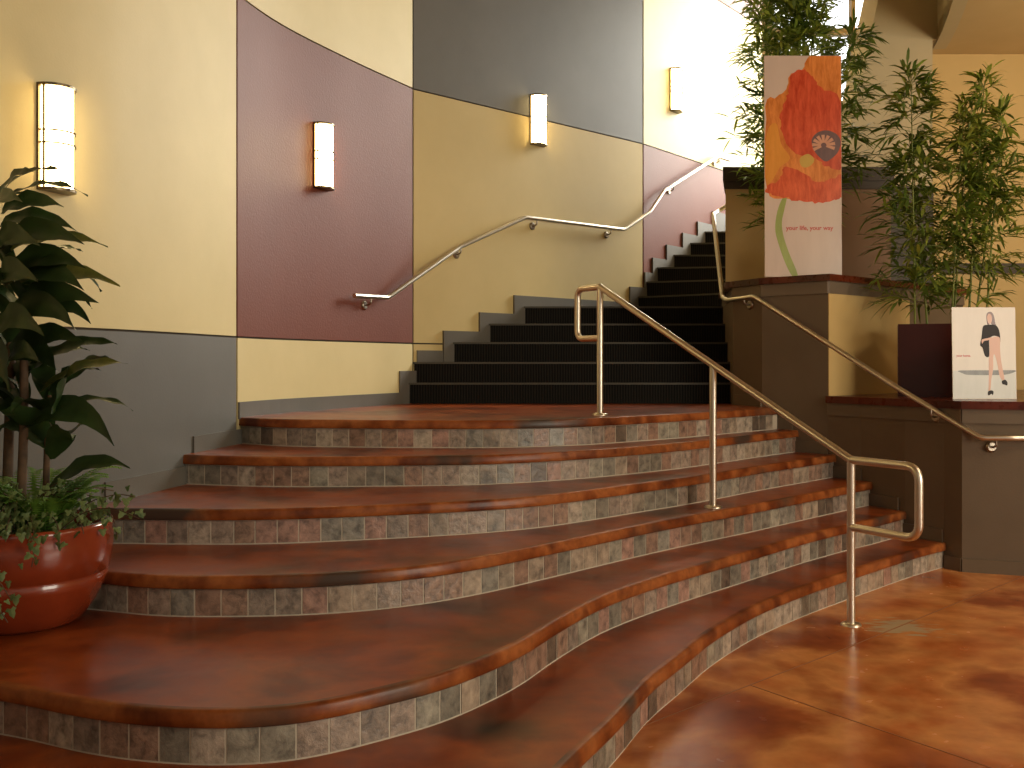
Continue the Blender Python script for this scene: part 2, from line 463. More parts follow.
# ------------------------------------------------------------------ carpeted upper stair
RC = .1715
zc = [.99+RC*k if k <= 5 else .99+RC*5+.165*(k-5) for k in range(0, 13)]
edges = {}
xl = {1:408, 2:414, 3:451, 4:487, 5:522}
for k in range(1, 6):
    l = wl(xl[k]); d = l[1]; xr = 1.815+.04*(k-1); edges[k] = ((l[0]-.06, d), (xr+.02, d))
lp = {6:(636.7,296.9),7:(645,284.4),8:(655.5,271.9),9:(671.9,258.3),10:(688,246.6),11:(702,235.5)}
rp = {6:(718.7,293.3),7:(718,279.7),8:(717,266.7),9:(716.4,255),10:(715,244.5),11:(713.7,234.7)}
for k in range(6, 12):
    z = zc[k]; a = wl(lp[k][0]); s = (H-rp[k][1])/(z-EYE)
    b_ = ((rp[k][0]-512)/s, F/s)
    dx, dy = b_[0]-a[0], b_[1]-a[1]; l = math.hypot(dx, dy)
    if k > 9: dx, dy, l = b_[0]-a[0], -.35*(b_[0]-a[0]), math.hypot(b_[0]-a[0], .35*(b_[0]-a[0]))
    edges[k] = ((a[0]-dx/l*.08, a[1]-dy/l*.08), (b_[0]+dx/l*1.0, b_[1]+dy/l*1.0))
up = empty('carpeted_staircase', (.8, 8.3, .99), 'dark ribbed-carpet stair climbing and turning right from the stained landing', 'staircase')
for k in range(1, 12):
    a, b_ = edges[k]; z = zc[k]
    if k < 11: c, d = edges[k+1]
    else: c, d = (a[0]+.9, a[1]+1.2), (b_[0]+.6, b_[1]+1.6)
    if k == 5:
        # landing: runs back along the wall to the next flight
        lw = wline(522, 634, 8); lw = [(p[0]-n[0]*.05, p[1]-n[1]*.05) for p, n in zip(lw, normals(lw))]
        poly = [a, b_, (3.2, 9.5), (3.2, 10.2), (d[0]-.03, d[1]+.06)] + [(c[0]-.05,c[1]+.06)] + list(reversed(lw))
    else:
        dd = .06
        poly = [a, b_, (d[0], d[1]+dd), (c[0], c[1]+dd)]
    mb = MB(); mb.prism(poly, zc[k-1]-.02, z-.001)
    mb.build('carpet_step', M['carpet'], up)
    dx, dy = b_[0]-a[0], b_[1]-a[1]; l = math.hypot(dx,dy); px, py = dy/l, -dx/l
    mb = MB(); mb.slab([a, b_], -.012, .012, z-.014, z+.002); mb.build('stair_nosing', M['noseline'], up)

# ------------------------------------------------------------------ skirting boards
def board(mb, x0, x1, z0, z1, off=.011):
    mb.slab(wline(x0, x1, max(2, int((x1-x0)/10))), .0, off, z0, z1)
mb = MB()
board(mb, 192.5, 241, 5*R-.01, 5*R+.092); board(mb, 104, 191, 4*R-.01, 4*R+.1); board(mb, -150, 110, 3*R-.01, 3*R+.1)
board(mb, -600, -60, R, R+.1)
board(mb, 238, 399.5, .99-.01, 1.085)
board(mb, 399, 416.5, .98, zc[1]+.10)
mb.build('baseboard_left', M['skirt'], kind='structure')
mb = MB()
xs = [406, 442.5, 478.5, 513, 629, 643.8, 651.5, 665.5, 681.5, 696.5, 712, 730]
for i in range(len(xs)-1):
    k = i+2
    x0 = 416.6 if k == 2 else xs[i]
    if k == 2: board(mb, 416.6, xs[1], zc[1]-.1, zc[2]+.10)
    else:
        x1 = xs[i+1]
        board(mb, x0-.0, x1, zc[k-1]-.16, zc[k]+.10, .02+.0*k)
mb.build('baseboard_back', M['skirt'], kind='structure')

# ------------------------------------------------------------------ tiered planter (right)
ZF, ZS0, ZS1 = .946, 1.037, 1.087              # lower tier: fascia bottom, cap bottom, cap top
YF, YS0, YS1 = 1.838, 1.930, 1.979             # middle tier
A = wr(733); B = wr(828); Cc = wr(962); D = ((1024-512)/160., F/160.); E = (6.6, 5.9)
B2 = ((905-512)/123.5, F/123.5)
def pl(*xs): return [wr(x) for x in xs]
lowline = [B] + pl(845,861,883,905,925,944) + [Cc]
rline = [Cc, D, E]
lower = empty('planter_block', (3.6, 7.2, 0), 'low brown planter wall with red-brown cap running off the right edge', 'planter')
mb = MB(); poly = lowline + [D, E, (6.6,8.95), (B2[0]+.1,8.95), B2]
mb.prism(poly, 0, ZS0); mb.build('body', M['brown'], lower)
mb = MB(); mb.slab(lowline, 0, .012, ZF, ZS0); mb.slab(rline, 0, .012, ZF, ZS0); mb.build('fascia', M['brownlt'], lower)
def offs(line, o):
    return [(p[0]+n[0]*o, p[1]+n[1]*o) for p, n in zip(line, normals(line))]
# in front of the wall is the left-hand... the walls run left to right, their right-hand normal faces the stair
mb = MB(); lo = offs(lowline + [D, E], .03)
mb.prism(lo + [(6.6,8.95),(B2[0]+.1,8.95), B2, B], ZS0, ZS1); mb.build('cap', M['wood'], lower)

midl = pl(733,762,793) + [B]
S5 = (1.975, 9.42)
mid = empty('planter_block', (2.4, 8.6, 0), 'brown and cream planter block behind the low planter, poppy banner on its cap', 'planter')
BX = ((925-512)/121., F/121.)
body = midl + [B2, (BX[0]+.6, 8.9), (BX[0]+.6, 9.42), S5]
mb = MB(); mb.prism(body, 0, YF); 
mb.build('body', M['brown'], mid)
mb = MB(); mb.slab([B, B2, (BX[0]+.3, BX[1]+.45)], .001, .008, ZS1, YF); mb.build('cream_panel', M['yellow'], mid)
mb = MB(); mb.prism(offs([A]+midl[1:], .012) + offs([B, B2, (BX[0]+.6, 8.9)], .014) + [(BX[0]+.6,9.42), S5], YF, YS0); mb.build('fascia', M['brownlt'], mid)
fl = offs(midl, .035); fr = offs([B, B2, (BX[0]+.6, 8.9)], .035)
corner = (B[0]-.0, B[1]-.042)
mb = MB(); mb.prism(fl[:-1] + [corner] + fr[1:] + [(BX[0]+.6,9.42), (S5[0]-.03,S5[1]), (fl[0][0]-.03, fl[0][1]+.02)], YS0, YS1); mb.build('cap', M['wood'], mid)

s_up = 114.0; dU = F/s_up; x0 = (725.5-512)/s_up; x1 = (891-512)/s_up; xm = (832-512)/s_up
CT, CB = EYE+(H-167.5)/s_up, EYE+(H-183.5)/s_up
upper = empty('planter_block', (2.6, 9.2, YS1), 'tall cream planter block with dark cap behind the poppy banner', 'planter')
xb = (728-512)/F*(dU+.62)
mb = MB(); mb.prism([(x0,dU),(xm,dU),(xm,dU+.62),(xb,dU+.62)], YS1, CB); mb.build('cream_panel', M['yellow'], upper)
mb = MB(); mb.box(xm+.001, x1, dU+.002, dU+.62, YS1, CB); mb.build('umber_section', M['umber'], upper)  # right part of the block's front, browner than the left
mb = MB(); mb.prism([(x0-.03,dU-.03),(x1+.02,dU-.03),(x1+.02,dU+.62),(xb-.03,dU+.62)], CB+.02, CT); mb.prism([(x0-.015,dU-.015),(x1+.005,dU-.015),(x1+.005,dU+.62),(xb-.015,dU+.62)], CB-.05, CB+.02); mb.build('cap', M['darkbrown'], upper)

# skirting along the stair side of the planter
mb = MB()
for k, (xa, xb) in {0:(945,962), 1:(903,943), 2:(862,899), 3:(829,862), 4:(793,828), 5:(763,793), 6:(734,762)}.items():
    line = [wr(xa+(xb-xa)*i/4) for i in range(5)]
    mb.slab(line, 0, .014, max(0, k*R), k*R+.085)
mb.slab([Cc, D, E], 0, .014, 0, .085)
mb.build('baseboard_right', M['brown'], kind='structure')

# ------------------------------------------------------------------ right: column, back wall, soffit
dC = 9.5; sC = F/dC; ZC = EYE+(H-49.5)/(F/9.75)
def XZ(x, y, s): return ((x-512)/s, EYE+(H-y)/s)
out = [XZ(836,182,sC), XZ(845,150,sC), XZ(856,105,sC), XZ(867,52,sC), XZ(878,0,sC), XZ(893,-70,sC), (4.25, ZT), (5.6, ZT), (5.6, ZC+.02), (XZ(932.5,0,sC)[0], ZC+.02), XZ(932.5,182,sC), XZ(932.5,420,sC), XZ(836,420,sC)]
mb = MB(); n = len(out)
tris = tessellate_polygon([[Vector((p[0],p[1],0)) for p in out]])
o = 0; mb.v = [(p[0], dC, p[1]) for p in out] + [(p[0], dC+.5, p[1]) for p in out]
for t in tris: mb.face(list(t)); mb.face([i+n for i in reversed(t)])
for i in range(n): j = (i+1)%n; mb.face([i, j, j+n, i+n])
col = mb.build('wall_column', M['column'], kind='structure')
mb = MB(); mb.box((834-512)/sC, (933-512)/sC, dC-.012, dC, .99, XZ(0,186,sC)[1]); mb.build('trim_3', M['darkbrown'], kind='structure')
dR = 9.9; sRr = F/dR
ZC = EYE+(H-49.5)/(F/9.75)
mb = MB(); mb.box((925-512)/sRr, 8.0, dR, dR+.2, 0, ZT); mb.build('wall_right_back', M['yellow'], kind='structure')
mb = MB(); zz = EYE+(H-263.5)/sRr; mb.box((940-512)/sRr, 8.0, dR-.03, dR, zz-.1, zz); mb.build('trim_4', M['darkbrown'], kind='structure')
# curved ceiling edge of the lobby bay
def cp(x, y): s = (H-y)/(ZC-EYE); return ((x-512)/s, F/s)
ed = [cp(932.5,49.5), cp(937,42), cp(943,29), cp(949,13), cp(953,0), cp(957,-25), cp(959,-60), cp(960,-120), cp(958,-220)]
ed = [(ed[0][0], dR)] + ed
poly = ed + [(4.2,-5.0),(8.0,-5.0),(8.0,dR)]
mb = MB(); mb.prism(poly, ZC, ZC+.15); mb.build('ceiling', M['soffit'], kind='structure')
mb = MB(); mb.slab(ed[1:] + [(4.2,-5.0)], -.12, -.0, ZC-.001, ZT, 0); mb.build('wall_soffit', M['column'], kind='structure')
mb = MB(); mb.box(-2.8, 8.0, -5.0, 16.0, ZT, ZT+.15); mb.build('ceiling_top', M['ceil'], kind='structure')
mb = MB(); mb.box(8.0, 8.2, -5.0, 10.1, 0, ZT); mb.build('wall_right', M['cream'], kind='structure')

# ------------------------------------------------------------------ window wall behind the upper flight
dW = 13.6; sW = F/dW
wx0, wx1 = wl(762)[0]-.1, 8.0
mb = MB()
px = [(756,772),(850,854),(905,909)]
for a, b_ in px: mb.box((a-512)/sW, (b_-512)/sW, dW-.06, dW+.06, 1.0, ZT)
for y in (33, 200): z = EYE+(H-y)/sW; mb.box(wx0, wx1, dW-.05, dW+.05, z-.04, z+.05)
fr_ = mb.build('window_1', M['frame'], kind='structure')
mb = MB(); mb.box(wx0, wx1, dW-.06, dW+.06, .8, EYE+(H-262)/sW); mb.build('wall_sill', M['cream'], kind='structure')

# ------------------------------------------------------------------ handrails
def fillet(pts, r=.08, n=6):
    pts = [Vector(p) for p in pts]; out = [pts[0]]
    for i in range(1, len(pts)-1):
        p = pts[i]; a = (pts[i-1]-p); b_ = (pts[i+1]-p); rr = min(r, a.length*.45, b_.length*.45)
        s = p+a.normalized()*rr; e = p+b_.normalized()*rr
        for k in range(n+1):
            t = k/n; out.append(s*(1-t)**2 + p*2*t*(1-t) + e*t*t)
    out.append(pts[-1]); return out
P1 = Vector((1.721,5.076,0)); P3 = Vector((.573,6.51,.99)); P2 = Vector((1.161,5.776,.495))
T1 = Vector((P1.x,P1.y,.838)); T3 = Vector((P3.x,P3.y,1.823))
rail = empty('post_handrail', (1.161,5.776,.0), 'freestanding steel handrail on three posts in the middle of the curved stair', 'handrail')
mb = MB()
e1 = Vector((1.925,4.73,.838)); e1b = Vector((1.925,4.73,.497)); e3 = Vector((.44,6.71,1.823)); e3b = Vector((.44,6.71,1.49))
mb.tube(fillet([T3, T1], .02)+[], .0205, 16)
mb.build('top_rail', M['steel'], rail)
mb = MB(); mb.tube(fillet([T1, e1, e1b, Vector((P1.x,P1.y,.497))], .075, 8), .0205, 16); mb.build('end_loop', M['steel'], rail)
mb = MB(); mb.tube(fillet([T3, e3, e3b, Vector((P3.x,P3.y,1.49))], .06, 8), .0205, 16); mb.build('end_loop', M['steel'], rail)
for P, T in ((P1,T1.z),(P2,1.318),(P3,T3.z)):
    mb = MB(); mb.tube([P, Vector((P.x,P.y,T))], .0205, 16); po = mb.build('post', M['steel'], rail)
    mb = MB(); mb.lathe([(0,P.z+.014),(.03,P.z+.014),(.046,P.z+.010),(.052,P.z+.003),(.052,P.z)], P.x, P.y, 28); mb.build('base_flange', M['steel'], po)
for T in (T1, T3):
    mb = MB(); mb.lathe([(0,.0232),(.012,.020),(.02,.0116),(.0232,0),(.02,-.0116),(.012,-.02),(0,-.0232)], 0, 0, 20)
    o = mb.build('elbow', M['steel']); o.parent = rail; o.location = T-rail.location

def bracket(mb, wallpt, n, railpt):
    """round rosette on the wall, curved arm out and up to the rail"""
    w = Vector(wallpt); nn = Vector((n[0],n[1],0))
    return w, nn
def wall_rail(name, label, pts, bpx, srf, group='handrails mounted on walls'):
    g = empty(name, tuple(pts[len(pts)//2]), label, 'handrail', group)
    mb = MB(); mb.tube(fillet(pts, .03, 4), .019, 14); mb.build('rail', M['steel'], g)
    for (wp, nn, rp_) in bpx:
        w = Vector(wp); nn = Vector(nn); rp_ = Vector(rp_)
        mb = MB()
        mb.tube(fillet([w+nn*.004, w+nn*.035, Vector((rp_.x, rp_.y, w.z+.012)), rp_-Vector((0,0,.012))], .02, 4), .0075, 8)
        br = mb.build('bracket', M['chrome'], g)
        mb = MB(); mb.tube([w, w+nn*.008, w+nn*.014], .034, 20, radii=[.036,.036,.026]); mb.build('rosette', M['chrome'], br)
# left wall rail
OFF = .065
def lw_pt(x, y, off=OFF):
    p = wl(x); q0 = wl(x-3); q1 = wl(x+3); dx, dy = q1[0]-q0[0], q1[1]-q0[1]; l = math.hypot(dx,dy); n = (dy/l, -dx/l)
    # find the wall point whose offset point shows at x
    best = None
    for i in range(-40, 41):
        xx = x+i*.5; p = wl(xx); q = (p[0]+n[0]*off, p[1]+n[1]*off); e = abs(512+F*q[0]/q[1]-x)
        if best is None or e < best[0]: best = (e, q, p)
    q, p = best[1], best[2]; s = F/q[1]
    return Vector((q[0], q[1], EYE+(H-y)/s)), Vector((p[0],p[1],EYE+(H-y)/s)), Vector((n[0],n[1],0))
rl = [(354.6,295.7),(388,297.6),(460,247),(525.5,217.3),(624,229.7),(650,212),(664,191),(718,156.5),(729,160)]
pts = [lw_pt(x, y)[0] for x, y in rl]
br = []
for x, y in ((371,296.7),(461,246.5),(537,218.5),(611,227.8),(674,184.5),(719,157)):
    r_, w, n = lw_pt(x, y); w = w.copy(); w.z = r_.z-.065; br.append((w, n, r_))
wall_rail('handrail', 'long steel handrail on the painted left wall, rising with the stairs past three lit sconces', pts, br, None)
# planter-side rail
def rw_pt(x, y, off=.06):
    q0 = wr(min(max(x-6,733),956)); q1 = wr(min(max(x+6,739),962)); dx, dy = q1[0]-q0[0], q1[1]-q0[1]; l = math.hypot(dx,dy); n = (dy/l, -dx/l)
    best = None
    for i in range(-80, 81):
        xx = x+i*.5
        if xx < 733: continue
        if xx > 962: t = (xx-962)/62.; s = 157+3*t; p = ((xx-512)/s, F/s); n_ = (.06,-1)
        else: p = wr(xx); n_ = n
        q = (p[0]+n_[0]*off, p[1]+n_[1]*off); e = abs(512+F*q[0]/q[1]-x)
        if best is None or e < best[0]: best = (e, q, p, n_)
    q, p, n = best[1:]; s = F/q[1]
    return Vector((q[0], q[1], EYE+(H-y)/s)), Vector((p[0],p[1],EYE+(H-y)/s)), Vector((n[0],n[1],0)).normalized()
a1 = rw_pt(1060,438)[0]
pts = [rw_pt(1010,438)[0]+Vector((.6,-.05,0)), rw_pt(1010,438)[0], rw_pt(981,438)[0], rw_pt(900,389.4)[0], rw_pt(754,296.5)[0]]
cz = pts[-1].z
pts += [Vector((1.715, 7.98, cz-.012)), Vector((1.70+.01, 8.12, cz+.02)), Vector((1.86, 9.25, 2.70)), Vector((1.95,9.46,2.76)), Vector((2.25,9.46,2.95))]
br = []
for x, y in ((996,438),(931,408)):
    r_, w, n = rw_pt(x, y); w = w.copy(); w.z = r_.z-.06; br.append((w, n, r_))
r_, w, n = rw_pt(744,297); w = w.copy(); w.z = r_.z-.06; br.append((w, n, r_))
wall_rail('handrail', 'steel handrail sloping down the brown planter wall below the two bamboos', pts, br, None)

# ------------------------------------------------------------------ sconces
def sconce(x, yc, label, hgt=.47):
    s0 = sL(x); p = wl(x); q0, q1 = wl(x-4), wl(x+4); dx, dy = q1[0]-q0[0], q1[1]-q0[1]; l = math.hypot(dx,dy)
    z = EYE+(H-yc)/s0; ang = math.atan2(dy, dx)
    g = empty('sconce', (p[0], p[1], z), label, 'wall lamp', 'wall sconces')
    W, Dp, h2 = .088, .085, hgt/2
    def arc(w, d, n=14, o=.012): return [(w*math.cos(PI-PI*i/n), -o-d*math.sin(PI*i/n)) for i in range(n+1)]
    loc = []
    mb = MB(); mb.box(-W-.006, W+.006, -.012, 0, -h2, h2); loc.append(mb.build('back_plate', M['bronze']))
    mb = MB(); a = arc(W-.008, Dp-.012); mb.prism(a, -h2+.014, h2-.014)
    loc.append(mb.build('glass_shade', M['opal']))
    for sg in (1,-1):
        mb = MB(); mb.prism(arc(W+.004, Dp), sg*(h2-.006)-.006, sg*(h2-.006)+.006); loc.append(mb.build('end_cap', M['bronze']))
    for zz in (.028,-.028):
        mb = MB(); a = arc(W, Dp-.004); mb.strip(list(reversed(a)), [(-.003,zz-.0035),(.0035,zz-.0035),(.0035,zz+.0035),(-.003,zz+.0035)], 0, False); loc.append(mb.build('band', M['bronze']))
    for sg in (1,-1):
        t = PI*(.5-sg*.42)
        cx, cy = W*math.cos(PI-t), -.012-(Dp-.002)*math.sin(t)
        mb = MB(); mb.box(cx-.004, cx+.004, cy-.004, cy+.004, -h2, h2); loc.append(mb.build('upright', M['bronze']))
    for o in loc:
        o.parent = g
    g.rotation_euler = (0,0,ang)
sconce(53, 140, 'lit opal glass sconce beside the tall broad-leaved plant, leftmost and largest on the wall')
sconce(321, 157, 'lit opal glass sconce in the middle of the burgundy wall panel')
sconce(537, 121, 'lit opal glass sconce on the seam of grey over tan panels')
sconce(674, 91, 'small sconce on the sunlit white wall beside the upper stair')

# ------------------------------------------------------------------ poppy banner
def poly_on(mbk, pts, d):   # pts in local (u, v), plate facing -Y at depth -d
    tris = tessellate_polygon([[Vector((p[0],p[1],0)) for p in pts]])
    o = len(mbk.v); mbk.v += [(p[0], -d, p[1]) for p in pts]
    for t in tris:
        a,b_,c_ = [pts[i] for i in t]
        if (b_[0]-a[0])*(c_[1]-a[1])-(b_[1]-a[1])*(c_[0]-a[0]) < 0: t = (t[0],t[2],t[1])
        mbk.face([i+o for i in t])
def smoothpoly(pts, n=5, jit=0.0):
    out = []; L = len(pts)
    for i in range(L):
        p0,p1,p2,p3 = pts[i-1],pts[i],pts[(i+1)%L],pts[(i+2)%L]
        for k in range(n):
            t = k/n
            out.append(tuple(.5*((2*p1[c])+(-p0[c]+p2[c])*t+(2*p0[c]-5*p1[c]+4*p2[c]-p3[c])*t*t+(-p0[c]+3*p1[c]-3*p2[c]+p3[c])*t**3) for c in (0,1)))
    return out
def text_mesh(body, size, mat, parent, loc, name='lettering'):
    cu = bpy.data.curves.new(name, 'FONT'); cu.body = body; cu.size = size; cu.extrude = .0002; cu.offset = size*.018
    ob = bpy.data.objects.new(name, cu); C.objects.link(ob)
    bpy.context.view_layer.update()
    me = bpy.data.meshes.new_from_object(ob.evaluated_get(bpy.context.evaluated_depsgraph_get()))
    bpy.data.objects.remove(ob)
    o = bpy.data.objects.new(name, me); me.materials.clear(); me.materials.append(mat); C.objects.link(o)
    o.parent = parent; o.location = loc; o.rotation_euler = (PI/2,0,0)
    return o
sB = 132.0; bw, bh = 77/sB, 222/sB
bz = YS1+.001
ban = empty('poppy_banner', ((765-512)/sB, F/sB, bz), 'tall white banner with a big orange poppy, standing on the middle planter cap', 'banner')
def bx_(p): # crop px -> local
    return ((p[0]/2.953+740-765.5)/77*bw, (722-p[1])/2.953/221*bh)
mb = MB(); mb.box(0, bw, 0, .012, 0, bh); mb.build('panel', flat('banner_white_print', (206,184,168), .18, 6, 2)).parent = ban
def shape(name, pts, mat, d, clip=True, n=5, tr=bx_, parent=None, w=None, h=None, jit=0.0):
    q = [tr((p[0]+random.gauss(0,jit), p[1]+random.gauss(0,jit))) for p in smoothpoly(pts, n)]
    if clip: q = [(min(max(a,.002),(w or bw)-.002), min(max(b_,.002),(h or bh)-.002)) for a, b_ in q]
    mb = MB(); poly_on(mb, q, d); return mb.build(name, mat) 
lay = []
lay.append(shape('printed_petal', [(78,218),(112,192),(138,168),(150,128),(188,108),(215,64),(312,62),(312,300),(308,470),(240,495),(150,490),(80,465)], flat('petal_orange', (208,118,42), .18, 30, 9), .0004, jit=1.6))
lay.append(shape('printed_petal', [(152,128),(170,112),(190,110),(215,128),(242,162),(310,212),(312,392),(262,400),(225,372),(170,360),(135,320),(122,262),(132,210),(146,182)], flat('petal_red', (196,66,26), .18, 28, 10), .0008, jit=2.2))
lay.append(shape('printed_petal', [(78,458),(108,442),(128,420),(136,396),(160,404),(196,418),(232,442),(262,436),(312,420),(310,478),(288,494),(236,503),(180,498),(120,486),(82,474)], flat('petal_red_low', (204,78,32), .18, 28, 11), .0009, jit=2.4))
lay.append(shape('printed_petal', [(82,300),(110,270),(124,330),(150,372),(120,400),(96,440),(80,440)], flat('petal_yellow', (216,140,48), .18, 14, 5), .0010))
lay.append(shape('printed_glow', [(180,372),(205,360),(222,378),(205,398),(184,396)], flat('petal_green_glow', (196,158,72), .18, 8, 5), .0011))
dk = flat('stamen_brown', (84,34,20), .4, 14, 14); lt = flat('stamen_tan', (198,138,104), .25, 10, 10)
lay.append(shape('printed_stamen', [(214,320),(230,298),(258,290),(286,300),(300,320),(296,346),(282,366),(258,382),(240,372),(222,350)], dk, .0013))
mb = MB()
for k in range(9):
    a = PI*(-.1+k*.155); cx, cy = 250, 334
    r0, r1 = 8, 34
    p = [(cx+math.cos(a)*r0-math.sin(a)*3, cy-math.sin(a)*r0*.9-math.cos(a)*3), (cx+math.cos(a)*r1-math.sin(a)*5, cy-math.sin(a)*r1*.9-math.cos(a)*5),
         (cx+math.cos(a)*r1+math.sin(a)*5, cy-math.sin(a)*r1*.9+math.cos(a)*5), (cx+math.cos(a)*r0+math.sin(a)*3, cy-math.sin(a)*r0*.9+math.cos(a)*3)]
    poly_on(mb, [bx_(q) for q in p], .0016)
lay.append(mb.build('printed_stamen', lt))
lay.append(shape('printed_stem', [(128,490),(140,488),(134,520),(126,560),(130,600),(146,650),(172,716),(156,720),(134,678),(114,620),(106,580),(112,530)], flat('stem_green', (150,160,84), .2, 10, 5), .0006))
for o in lay: o.parent = ban
red = flat('red_lettering', (190,60,36), .3)
text_mesh('your life, your way', .047, red, ban, (bx_((138,0))[0], -.0016, bx_((0,584))[1]))
ban.rotation_euler = (-.012, 0, 0)

# ------------------------------------------------------------------ small poster with seated woman
sP = 150.0; pw, ph = 65/sP, 92/sP
pos_ = empty('poster_board', ((953-512)/sP, F/sP, ZS1+.001), 'small white poster of a seated person in a black dress, leaning by the maroon pot', 'poster')
def pt(p): return ((p[0]-22)/(480.)*pw, (728-p[1])/678.*ph)
mb = MB(); mb.box(0, pw, 0, .008, 0, ph); mb.build('panel', flat('poster_white_print', (204,188,168), .25, 5, 3)).parent = pos_
def pshape(name, pts, mat, d, n=4):
    o = shape(name, pts, mat, d, True, n, pt, None, pw, ph); o.parent = pos_; return o
pshape('printed_backdrop', [(24,520),(498,520),(498,724),(24,724)], flat('poster_grey', (186,180,168), .25, 6, 3), .0003, 1)
pshape('printed_bench_shade', [(60,520),(140,516),(300,516),(492,516),(492,528),(420,548),(280,552),(140,550),(100,540)], flat('poster_shade', (96,90,80), .3, 20, 8), .0005)
skin = flat('printed_skin', (206,150,118), .3); blk = flat('printed_black', (34,26,26), .6); hairm = flat('printed_hair', (98,52,34), .3)
pshape('printed_hair', [(285,100),(305,84),(328,90),(342,120),(350,170),(358,195),(330,200),(318,170),(292,180),(284,150)], hairm, .0008)
pshape('printed_face', [(288,118),(300,98),(318,104),(324,135),(318,165),(302,172),(290,150)], skin, .0010)
pshape('printed_dress', [(256,192),(290,180),(322,178),(352,182),(374,210),(384,260),(384,310),(370,270),(330,262),(302,290),(300,350),(298,414),(268,410),(250,350),(232,330),(244,270)], blk, .0009)
pshape('printed_leg', [(304,290),(340,270),(376,270),(384,300),(382,350),(388,440),(402,520),(412,582),(398,590),(376,560),(360,470),(340,400),(330,420),(328,500),(312,590),(304,668),(290,668),(294,560),(296,440),(304,370)], skin, .0011)
pshape('printed_shoe', [(288,672),(312,664),(328,674),(322,700),(312,690),(292,702),(284,692)], blk, .0013)
pshape('printed_shoe', [(392,596),(418,586),(434,606),(430,628),(412,622),(396,618)], blk, .0013)
pshape('printed_arm', [(246,290),(290,278),(320,272),(300,292),(262,300),(248,320)], skin, .0012)
text_mesh('your home.', .021, flat('poster_red_lettering', (196,56,44), .3), pos_, (pt((52,0))[0], -.0015, pt((0,416))[1]))
pos_.rotation_euler = (-.03, 0, .04)

# ------------------------------------------------------------------ maroon pot
sM = 139.0; mx0, my0 = (898-512)/sM, F/sM
mp_ = empty('maroon_pot', (mx0+.3, my0+.2, ZS1), 'square dark maroon pot holding the right bamboo, behind the small poster', 'pot')
mb = MB(); W_, D_, H_ = .62, .40, .52
mb.box(mx0, mx0+W_, my0, my0+.02, ZS1, ZS1+H_); mb.box(mx0, mx0+W_, my0+D_-.02, my0+D_, ZS1, ZS1+H_)
mb.box(mx0, mx0+.02, my0+.02, my0+D_-.02, ZS1, ZS1+H_); mb.box(mx0+W_-.02, mx0+W_, my0+.02, my0+D_-.02, ZS1, ZS1+H_)
pb_ = mb.build('body', M['maroonpot'], mp_)
mb = MB(); mb.box(mx0+.02, mx0+W_-.02, my0+.02, my0+D_-.02, ZS1+.02, ZS1+H_-.03); mb.build('soil', M['soil'], mp_)
for o in mp_.children:      # vertices relative to the front-left corner, then the whole pot turned
    for v in o.data.vertices: v.co -= Vector((mx0, my0, ZS1))
    o.matrix_parent_inverse.identity()
mp_.location = (mx0, my0, ZS1); mp_.rotation_euler = (0,0,-.36)

# ------------------------------------------------------------------ bamboo
def bleaf(mb, p, d, L, w, m):
    """narrow drooping lance leaf"""
    d = d.normalized(); side = d.cross(Vector((0,0,1)))
    if side.length < .1: side = Vector((1,0,0))
    side.normalize(); side = (side + Vector((random.uniform(-.5,.5),random.uniform(-.5,.5),random.uniform(-.5,.5)))).normalized()
    side = (side-d*side.dot(d)).normalized()
    g = Vector((0,0,-1)); a = p + d*L*.33 + g*L*.03; b_ = p + d*L*.68 + g*L*.12; e = p + d*L*.96 + g*L*.28
    o = len(mb.v)
    for q in (p, a+side*w, a-side*w, b_+side*w*.8, b_-side*w*.8, e): mb.v.append(tuple(q))
    mb.face([o,o+1,o+2], m); mb.face([o+1,o+3,o+4,o+2], m); mb.face([o+3,o+5,o+4], m)
def spray(mb, p, d, L, n, rng, mset, leafL=.12, stem=None):
    """a twig with a fan of leaves"""
    d = d.normalized(); pts = [p + d*L*t + Vector((0,0,-.22*L*t*t)) for t in (0,.25,.5,.75,1)]
    if stem is not None: stem.tube(pts, .0025, 4, 0, False)
    for k in range(n):
        t = .3+.7*k/max(1,n-1); q = p + d*L*t + Vector((0,0,-.22*L*t*t))
        v = d + Vector((random.gauss(0,.55), random.gauss(0,.55), random.gauss(-.12,.4)))
        bleaf(mb, q, v, leafL*random.uniform(.7,1.25), leafL*random.uniform(.055,.085), random.choice(mset))
